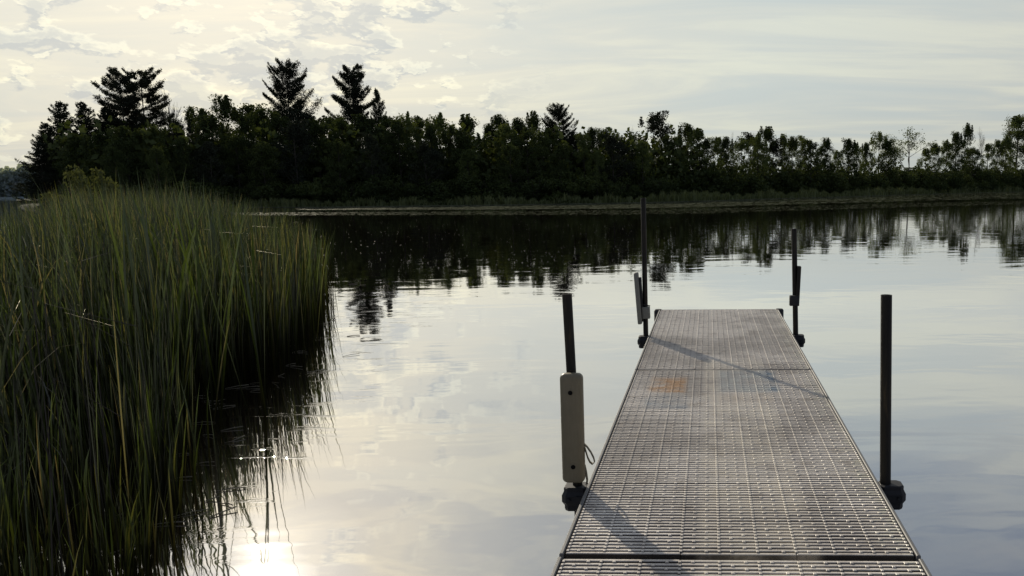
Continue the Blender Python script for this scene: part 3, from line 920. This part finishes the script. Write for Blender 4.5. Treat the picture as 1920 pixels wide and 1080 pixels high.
# a ragged fringe thinning out past the edge
xx = xx[keep]; yy = yy[keep]; de = de[keep]; cl = cl[keep]
dd = np.hypot(xx, yy)
n = len(xx)
print('reeds', n)
azp = XP + FPX * (xx / yy) / 1.0
hmax = np.interp(azp, [-200, 0, 90, 160, 330, 420, 520, 600], [1.62, 1.62, 1.72, 1.84, 1.86, 1.74, 1.52, 1.35])
hedge = np.interp(dd, [3, 5.2, 6.4, 7.6, 12, 16], [0.50, 0.55, 0.9, 1.42, 1.45, 1.25])
k = np.clip(de / np.interp(dd, [3, 8, 16], [1.3, 1.2, 0.8]), 0, 1); k = k * k * (3 - 2 * k)
Hh = (hedge + (hmax - hedge) * k) * (1 + 0.09 * cl) * rg.uniform(0.30, 1.05, n) ** 0.8
st = rg.uniform(0, 1, n) < 0.035
Hh = np.where(st, hmax * rg.uniform(1.0, 1.14, n) * np.clip(0.7 + k * 0.3, 0, 1), Hh)
B = np.stack([xx, yy, np.full(n, -0.05)], 1)
wdt = rg.uniform(0.004, 0.011, n) * np.interp(dd, [2, 6, 20], [0.8, 1.0, 1.6])
lean = np.abs(rg.normal(0.07, 0.085, n)) * np.clip(0.35 + de, 0, 1); drp = np.where(rg.uniform(0, 1, n) < 0.12, rg.uniform(0.3, 1.0, n), rg.uniform(0.0, 0.28, n)) * np.clip(0.3 + de, 0, 1)
# wind: mostly leaning left and a little back
dirs = rg.normal(0, 1.9, n) + pi * 0.9 + 0.8 * np.sin(xx * 0.9 + 1.3 * np.sin(yy * 0.7)) + 0.9 * np.sin(yy * 2.1 + xx)
lean = np.minimum(lean, 0.42)
wdt = np.where(rg.uniform(0, 1, n) < 0.15, wdt * 1.7, wdt)
V1, Q1 = blades(B, Hh, lean, wdt, 6, drp, rg, dirs)
tone = np.clip(rg.beta(0.6, 0.95, n) * 0.86 + 0.16 * cl, 0, 1)
tone = np.where(rg.uniform(0, 1, n) < 0.09, rg.uniform(0.9, 1, n), tone)
lean = np.minimum(lean, 0.42)
# thin fringe blades standing or leaning out over the open water
m_ = 900
ei = rg.uniform(1, len(edge) - 1.001, m_)
fx = np.interp(ei, range(len(edge)), [q.x for q in edge]); fy = np.interp(ei, range(len(edge)), [q.y for q in edge])
fx += np.abs(rg.normal(0, 0.10, m_)) * np.interp(fy, [3, 12], [0.6, 1.3]) - 0.06; fy += rg.normal(0, 0.15, m_)
B2 = np.stack([fx, fy, np.full(m_, -0.05)], 1)
fd = np.hypot(fx, fy)
H2 = np.interp(fd, [3, 5.2, 6.4, 7.6, 12, 16], [0.5, 0.6, 0.9, 1.42, 1.42, 1.2]) * rg.uniform(0.45, 1.05, m_)
V2, Q2 = blades(B2, H2, np.abs(rg.normal(0.06, 0.08, m_)), rg.uniform(0.005, 0.011, m_) * np.interp(fd, [2, 6, 20], [0.9, 1.05, 1.5]), 6, rg.uniform(0, 0.22, m_), rg, rg.normal(0.0, 1.2, m_))
# taller single leaves and seed stalks standing above the rest
m3 = 200
p3 = rg.uniform(-40, 470, m3); d3 = rg.uniform(7, 15, m3)
B3 = np.array([[AZ(a_).x * b_, AZ(a_).y * b_, -0.05] for a_, b_ in zip(p3, d3)])
H3 = np.interp(p3, [-40, 90, 160, 330, 420, 470], [1.72, 1.80, 1.92, 1.94, 1.82, 1.66]) * rg.uniform(0.96, 1.10, m3)
V3, Q3 = blades(B3, H3, np.abs(rg.normal(0.12, 0.08, m3)), rg.uniform(0.012, 0.024, m3), 6, rg.uniform(0, 0.35, m3), rg, rg.normal(pi * 0.9, 1.2, m3))
V = np.concatenate([V1, V2, V3]); Q = np.concatenate([Q1, Q2 + len(V1), Q3 + len(V1) + len(V2)])
T = np.concatenate([np.repeat(tone, 6), np.repeat(rg.uniform(0, 0.95, m_), 6), np.repeat(rg.uniform(0.1, 0.72, m3), 6)])
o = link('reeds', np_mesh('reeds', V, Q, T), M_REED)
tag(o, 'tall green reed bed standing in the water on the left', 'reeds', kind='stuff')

# kinked dead stalks and brown seed heads
rgk = random.Random(41)
tb = TB()
for i_ in range(170):
    px_ = rgk.uniform(-60, 600); d_ = rgk.uniform(3.2, 14)
    if d_ < 11 and (px_ > 200 or rgk.random() < 0.6): continue
    b_0 = AZ(px_) * d_
    if not inside(np.array([b_0.x]), np.array([b_0.y]))[0]: continue
    hh = rgk.uniform(0.8, 1.45); r_ = rgk.uniform(0.0018, 0.0034) * (0.8 + d_ * 0.05)
    a_ = rgk.uniform(0, 6.28); ln = rgk.uniform(0, 0.12)
    p0_ = Vector((b_0.x, b_0.y, -0.03)); p1_ = p0_ + Vector((cos(a_) * ln * hh, sin(a_) * ln * hh, hh))
    a2 = rgk.uniform(0, 6.28); l2 = rgk.uniform(0.10, 0.28)
    p2_ = p1_ + Vector((cos(a2) * l2, sin(a2) * l2, -l2 * rgk.uniform(-0.5, 0.9)))
    tb.tube([p0_, (p0_ + p1_) / 2, p1_, p2_], [r_, r_ * .9, r_ * .8, r_ * .5], 4)
link_d = link('dead_stalks', tb.mesh('dead_stalks'), M_BARK)
tag(link_d, 'bent and broken dead stalks standing among the green reeds', 'dead stalks', kind='stuff')

# broken stems and scraps lying on the water beside the reeds
rgp = random.Random(14)
tb = TB()
for i in range(70):
    a_ = rgp.uniform(2, len(edge) - 1.01); i0 = int(a_)
    e = edge[i0].lerp(edge[i0 + 1], a_ - i0)
    p = Vector((e.x + rgp.uniform(-0.30, 0.55) * (0.5 + e.y * 0.06), e.y + rgp.uniform(-0.4, 0.4), 0.004))
    an = rgp.gauss(0.25, 0.5); L = rgp.uniform(0.02, 0.10)
    d = Vector((cos(an), sin(an), 0)) * L
    tb.tube([p - d, p + Vector((0, 0.01, 0.006)), p + d + Vector((0, 0, rgp.uniform(0, 0.02)))], rgp.uniform(0.002, 0.0045), 5)
o = link('floating_stems', tb.mesh('floating_stems', True), M_WEB)
tag(o, 'scraps of broken reed stems floating at the edge of the reed bed', 'plant debris', kind='stuff')

# ------------------------------------------------------------------ dock
DZ = 0.47
c_fl, c_fr = P(1237, 581, DZ), P(1458, 579, DZ)
c_nl, c_nr = P(1035, 1080, DZ), P(1745, 1080, DZ)
mid_f = (c_fl + c_fr) / 2; mid_n = (c_nl + c_nr) / 2
dv = (mid_f - mid_n); dv.z = 0; dv.normalize()
rz = atan2(-dv.x, dv.y)
Wd = ((c_fr - c_fl).length + (c_nr - c_nl).length) / 2
print('dock width far/near', (c_fr - c_fl).length, (c_nr - c_nl).length, 'rz', rz, 'far', mid_f)
# local frame: origin under the camera on the axis
org = mid_f - dv * (dv.dot(mid_f))
org.z = 0
dock = empty('dock', org, rz)
tag(dock, 'aluminium framed dock with tan grated plastic decking running out over the lake', 'dock')
INV = (Matrix.Translation(org) @ Matrix.Rotation(rz, 4, 'Z')).inverted()
def L(p): return INV @ p
yfar = L(mid_f).y
j1 = L(P(1390, 1044, DZ)).y; j2 = L(P(1365, 693, DZ)).y
print('far', yfar, 'joints', j1, j2, 'W', Wd)
HW = Wd / 2
def deck_section(y0, y1, seed):
    rg = random.Random(seed)
    tb = TB()
    n = round((y1 - y0 - 0.02) / 0.0282)
    pit = (y1 - y0 - 0.02) / n
    cells = 9; cw = (Wd - 0.03) / cells
    for i in range(n):
        y = y0 + 0.01 + pit * (i + 0.5)
        for c in range(3):      # three moulded panels side by side
            xa = -HW + 0.015 + c * 3 * cw
            tb.box((xa + 1.5 * cw, y + rg.uniform(-.0006, .0006), DZ - 0.013 + rg.uniform(-.0007, .0007)), (1.5 * cw - 0.001, pit * 0.285, 0.012), 0.0025)
        if i < n - 1:
            yt = y + pit / 2
            for c in range(cells + 1):
                x = -HW + 0.015 + c * cw
                x = min(max(x, -HW + 0.020), HW - 0.020)
                tb.box((x, yt, DZ - 0.010 + 0.0024), (0.0048, pit * 0.30, 0.0105), 0.0015)
            for c in range(cells):
                for q, ph in ((0.33, 0), (0.67, 1)):
                    if (i + ph + c) % 2 == 0:
                        x = -HW + 0.015 + (c + q) * cw
                        tb.box((x, yt, DZ - 0.010 + 0.0022), (0.006, pit * 0.27, 0.0105), 0.002)
    # cross bearers beneath
    for k in range(5):
        tb.box((0, y0 + 0.06 + (y1 - y0 - 0.12) * k / 4, DZ - 0.055), (HW - 0.012, 0.02, 0.028))
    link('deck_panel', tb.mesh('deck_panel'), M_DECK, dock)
    for s in (-1, 1):
        tr = TB()
        tr.box((s * (HW - 0.002), (y0 + y1) / 2, DZ - 0.075), (0.007, (y1 - y0) / 2 - 0.006, 0.078), 0.003)
        tr.box((s * (HW + 0.007), (y0 + y1) / 2, DZ - 0.142), (0.008, (y1 - y0) / 2 - 0.008, 0.010), 0.003)
        link('side_rail', tr.mesh('side_rail'), M_ALU, dock)
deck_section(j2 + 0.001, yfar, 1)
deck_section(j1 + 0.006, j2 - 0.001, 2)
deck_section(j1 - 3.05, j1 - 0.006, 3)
# end rail
tr = TB(); tr.box((0, yfar + 0.012, DZ - 0.078), (HW - 0.008, 0.010, 0.075), 0.003)
link('end_rail', tr.mesh('end_rail'), M_ALU, dock)
# rubber corner caps at the far end
for s in (-1, 1):
    tb = TB()
    prof = [(0.045 * cos(a) * 1.0, 0.045 * sin(a)) for a in [k * pi / 6 for k in range(12)]]
    cx = s * (HW + 0.014); cy = yfar - 0.02
    tb.prism(prof, [((cx, cy, DZ - 0.15), (1, 0, 0), (0, 1, 0), 0.9), ((cx, cy, DZ - 0.14), (1, 0, 0), (0, 1, 0), 1.0), ((cx, cy, DZ - 0.01), (1, 0, 0), (0, 1, 0), 1.0), ((cx, cy, DZ + 0.006), (1, 0, 0), (0, 1, 0), 0.75)])
    link('corner_cap', tb.mesh('corner_cap'), M_BLACK, dock)

def at_depth(px, py, yl):
    """world ray through a pixel meets the dock's cross plane y=yl (dock coordinates)"""
    e = L(EYE); q = L(EYE + ray(px, py)) - e
    return e + q * ((yl - e.y) / q.y)
def bracket(x, y, side, rx, name_parent):
    """cast pipe holder: chunky collar with a wider waist, bolted to the side rail"""
    tb = TB()
    def octo(hx, hy, ch): return [(-hx + ch, -hy), (hx - ch, -hy), (hx, -hy + ch), (hx, hy - ch), (hx - ch, hy), (-hx + ch, hy), (-hx, hy - ch), (-hx, -hy + ch)]
    X, Y = (1, 0, 0), (0, 1, 0)
    ox = x + side * rx
    z = DZ - 0.02
    pr = octo(0.052, 0.045, 0.016)
    tb.prism(pr, [((ox, y, z - 0.085), X, Y, 0.86), ((ox, y, z - 0.075), X, Y, 0.92), ((ox, y, z - 0.062), X, Y, 0.92), ((ox, y, z - 0.045), X, Y, 1.12), ((ox, y, z - 0.018), X, Y, 1.12), ((ox, y, z + 0.0), X, Y, 0.95), ((ox, y, z + 0.014), X, Y, 0.95), ((ox, y, z + 0.018), X, Y, 0.86)])
    # plate to the rail
    tb.box(((x + side * (-0.02)), y, z - 0.05), (0.02, 0.06, 0.035))
    for q_ in (-0.028, 0.028):
        tb.tube([(ox + q_, y - 0.062, z - 0.032), (ox + q_, y - 0.048, z - 0.032)], 0.009, 6)
    b = link('pipe_bracket', tb.mesh('pipe_bracket'), M_BLACK, name_parent)
    return b
def post(pxb, pyb, pxt, pyt, rad, side, rx, back_y=None):
    b = L(P(pxb, pyb, DZ))
    if side < 0: b.x = min(b.x, -HW - rad - 0.008)
    else: b.x = max(b.x, HW + rad + 0.006)
    tp = at_depth(pxt, pyt, b.y)
    d = (tp - b) / (tp.z - DZ)
    bot = b + d * (-0.9 - DZ)
    tb = TB()
    # hollow pipe
    N = 20; ws = []
    vs = tb.v
    for (p_, r_) in ((bot, rad), (tp, rad), (tp, rad - 0.004), (tp - d * 0.12, rad - 0.004)):
        for k in range(N):
            a = 2 * pi * k / N
            vs.append(Vector((p_.x + cos(a) * r_, p_.y + sin(a) * r_, p_.z)))
    for s_ in range(3):
        for k in range(N):
            k2 = (k + 1) % N
            tb.f.append((s_ * N + k, s_ * N + k2, (s_ + 1) * N + k2, (s_ + 1) * N + k))
    tb.f.append(tuple(3 * N + k for k in range(N)))
    o = link('post', tb.mesh('post', False), M_PIPE, dock)
    for p_ in o.data.polygons: p_.use_smooth = len(p_.vertices) == 4
    o.data.set_sharp_from_angle(angle=radians(40))
    print('post', b, tp)
    bracket(b.x, b.y, side, rx, o)
    return o, b, tp, d
def rbox(hx, hy, hz, r=0.012, seg=4):
    """rounded slab, axis z; rounded in all edges of the x-z face"""
    import bmesh
    bm = bmesh.new()
    bmesh.ops.create_cube(bm, size=2)
    for v in bm.verts: v.co = Vector((v.co.x * hx, v.co.y * hy, v.co.z * hz))
    bmesh.ops.bevel(bm, geom=bm.edges[:], offset=r, segments=seg, affect='EDGES', profile=0.5)
    me = bpy.data.meshes.new('bumper'); bm.to_mesh(me); bm.free()
    for p in me.polygons: p.use_smooth = True
    return me

# near left post with its tan dock bumper
o1, b, tp, d = post(1083, 908, 1063, 551, 0.0205, -1, 0.005)
c0 = at_depth(1074, 802.5, b.y - 0.055)
wpx = 1640 / b.y
me = rbox(0.0470, 0.028, 0.2315, 0.022, 6)
bp = link('bumper', me, M_TAN, o1, c0)
bp.rotation_euler = (0, 0.004, 0)
for zz in (0.155, -0.158):
    hb = TB(); hb.tube([(0, -0.0305, 0), (0, -0.0282, 0)], 0.0095, 16)
    h = link('bolt_hole', hb.mesh('bolt_hole'), M_HOLE, o1, c0 + Vector((0.0 - zz * 0.01, 0, zz)))
    hb = TB(); hb.tube([(0, -0.0296, 0), (0, -0.0275, 0)], 0.0130, 16)
    link('bolt_washer', hb.mesh('bolt_washer'), M_TAN, o1, c0 + Vector((0.0 - zz * 0.01, 0, zz)))
# strap loop on the bumper's side
def ribbon(pts, w_, nrm=(0, 1, 0), th=0.0012):
    tb = TB()
    n = len(pts)
    for i, p in enumerate(pts):
        p = Vector(p); dd_ = (Vector(pts[min(i + 1, n - 1)]) - Vector(pts[max(i - 1, 0)])).normalized()
        y_ = Vector(nrm); s_ = dd_.cross(y_).normalized()
        for (u_, v_) in ((-1, -1), (1, -1), (1, 1), (-1, 1)):
            tb.v.append(p + y_ * u_ * w_ / 2 + s_ * v_ * th)
    for i in range(n - 1):
        for k in range(4):
            k2 = (k + 1) % 4
            tb.f.append((i * 4 + k, i * 4 + k2, i * 4 + 4 + k2, i * 4 + 4 + k))
    tb.f.append((3, 2, 1, 0)); tb.f.append(((n - 1) * 4, (n - 1) * 4 + 1, (n - 1) * 4 + 2, (n - 1) * 4 + 3))
    return tb.mesh('strap', True)
yl = b.y - 0.05
lp = [at_depth(x_, y_, yl) for x_, y_ in ((1095, 832), (1101, 838), (1108, 848), (1113, 858), (1115, 866), (1111, 870), (1106, 866), (1102, 858), (1099, 848), (1096, 838))]
link('strap_loop', ribbon(lp, 0.022), M_WEB, o1)
lp = [at_depth(x_, y_, yl) for x_, y_ in ((1096, 872), (1099, 886), (1101, 900), (1100, 908))]
link('strap_end', ribbon(lp, 0.016, (0.3, 0.95, 0)), M_WEB, o1)

# near right post
o2, b, tp, d = post(1660, 905, 1662, 553, 0.0230, 1, 0.022)

# far left post, slim bumper leaning on its outer side
o3, b, tp, d = post(1211, 629, 1206, 371, 0.0215, -1, 0.012)
y3 = b.y
def slab(p0, p1, hx, hy, mat, parent, name, r=0.008):
    v = p1 - p0
    me = rbox(hx, hy, v.length / 2, r, 3)
    s = link(name, me, mat, parent, (p0 + p1) / 2)
    s.rotation_mode = 'QUATERNION'; s.rotation_quaternion = v.to_track_quat('Z', 'Y')
    # keep width along x
    ang_ = math.atan2(v.x, v.z)
    s.rotation_mode = 'XYZ'; s.rotation_euler = (0, ang_, 0)
    return s
slab(at_depth(1200.5, 607, y3 - 0.03), at_depth(1192.5, 511, y3 - 0.03), 0.018, 0.048, M_GREYV, o3, 'bumper', 0.01)
slab(at_depth(1205, 602, y3 - 0.0), at_depth(1199.5, 520, y3 - 0.0), 0.012, 0.040, M_BLACK, o3, 'bumper_back', 0.006)
slab(at_depth(1212, 597, y3 - 0.012), at_depth(1211, 575, y3 - 0.012), 0.033, 0.034, M_GREYV, o3, 'clamp', 0.006)
slab(at_depth(1205, 571, y3 - 0.035), at_depth(1219, 573.5, y3 - 0.035), 0.004, 0.004, M_BLACK, o3, 'clamp_bolt', 0.001)
# far right post
o4, b, tp, d = post(1488, 627, 1489, 429, 0.0225, 1, 0.020)
y4 = b.y
slab(at_depth(1494.5, 572, y4 - 0.015), at_depth(1498.5, 499, y4 - 0.015), 0.0145, 0.04, M_PIPE, o4, 'bumper', 0.004)
slab(at_depth(1489, 573, y4 - 0.03), at_depth(1489.5, 554, y4 - 0.03), 0.040, 0.032, M_BLACK, o4, 'clamp', 0.004)

sc.cycles.max_bounces = 6
sc.cycles.diffuse_bounces = 2
sc.cycles.glossy_bounces = 4
sc.cycles.transmission_bounces = 2
sc.cycles.sample_clamp_indirect = 4
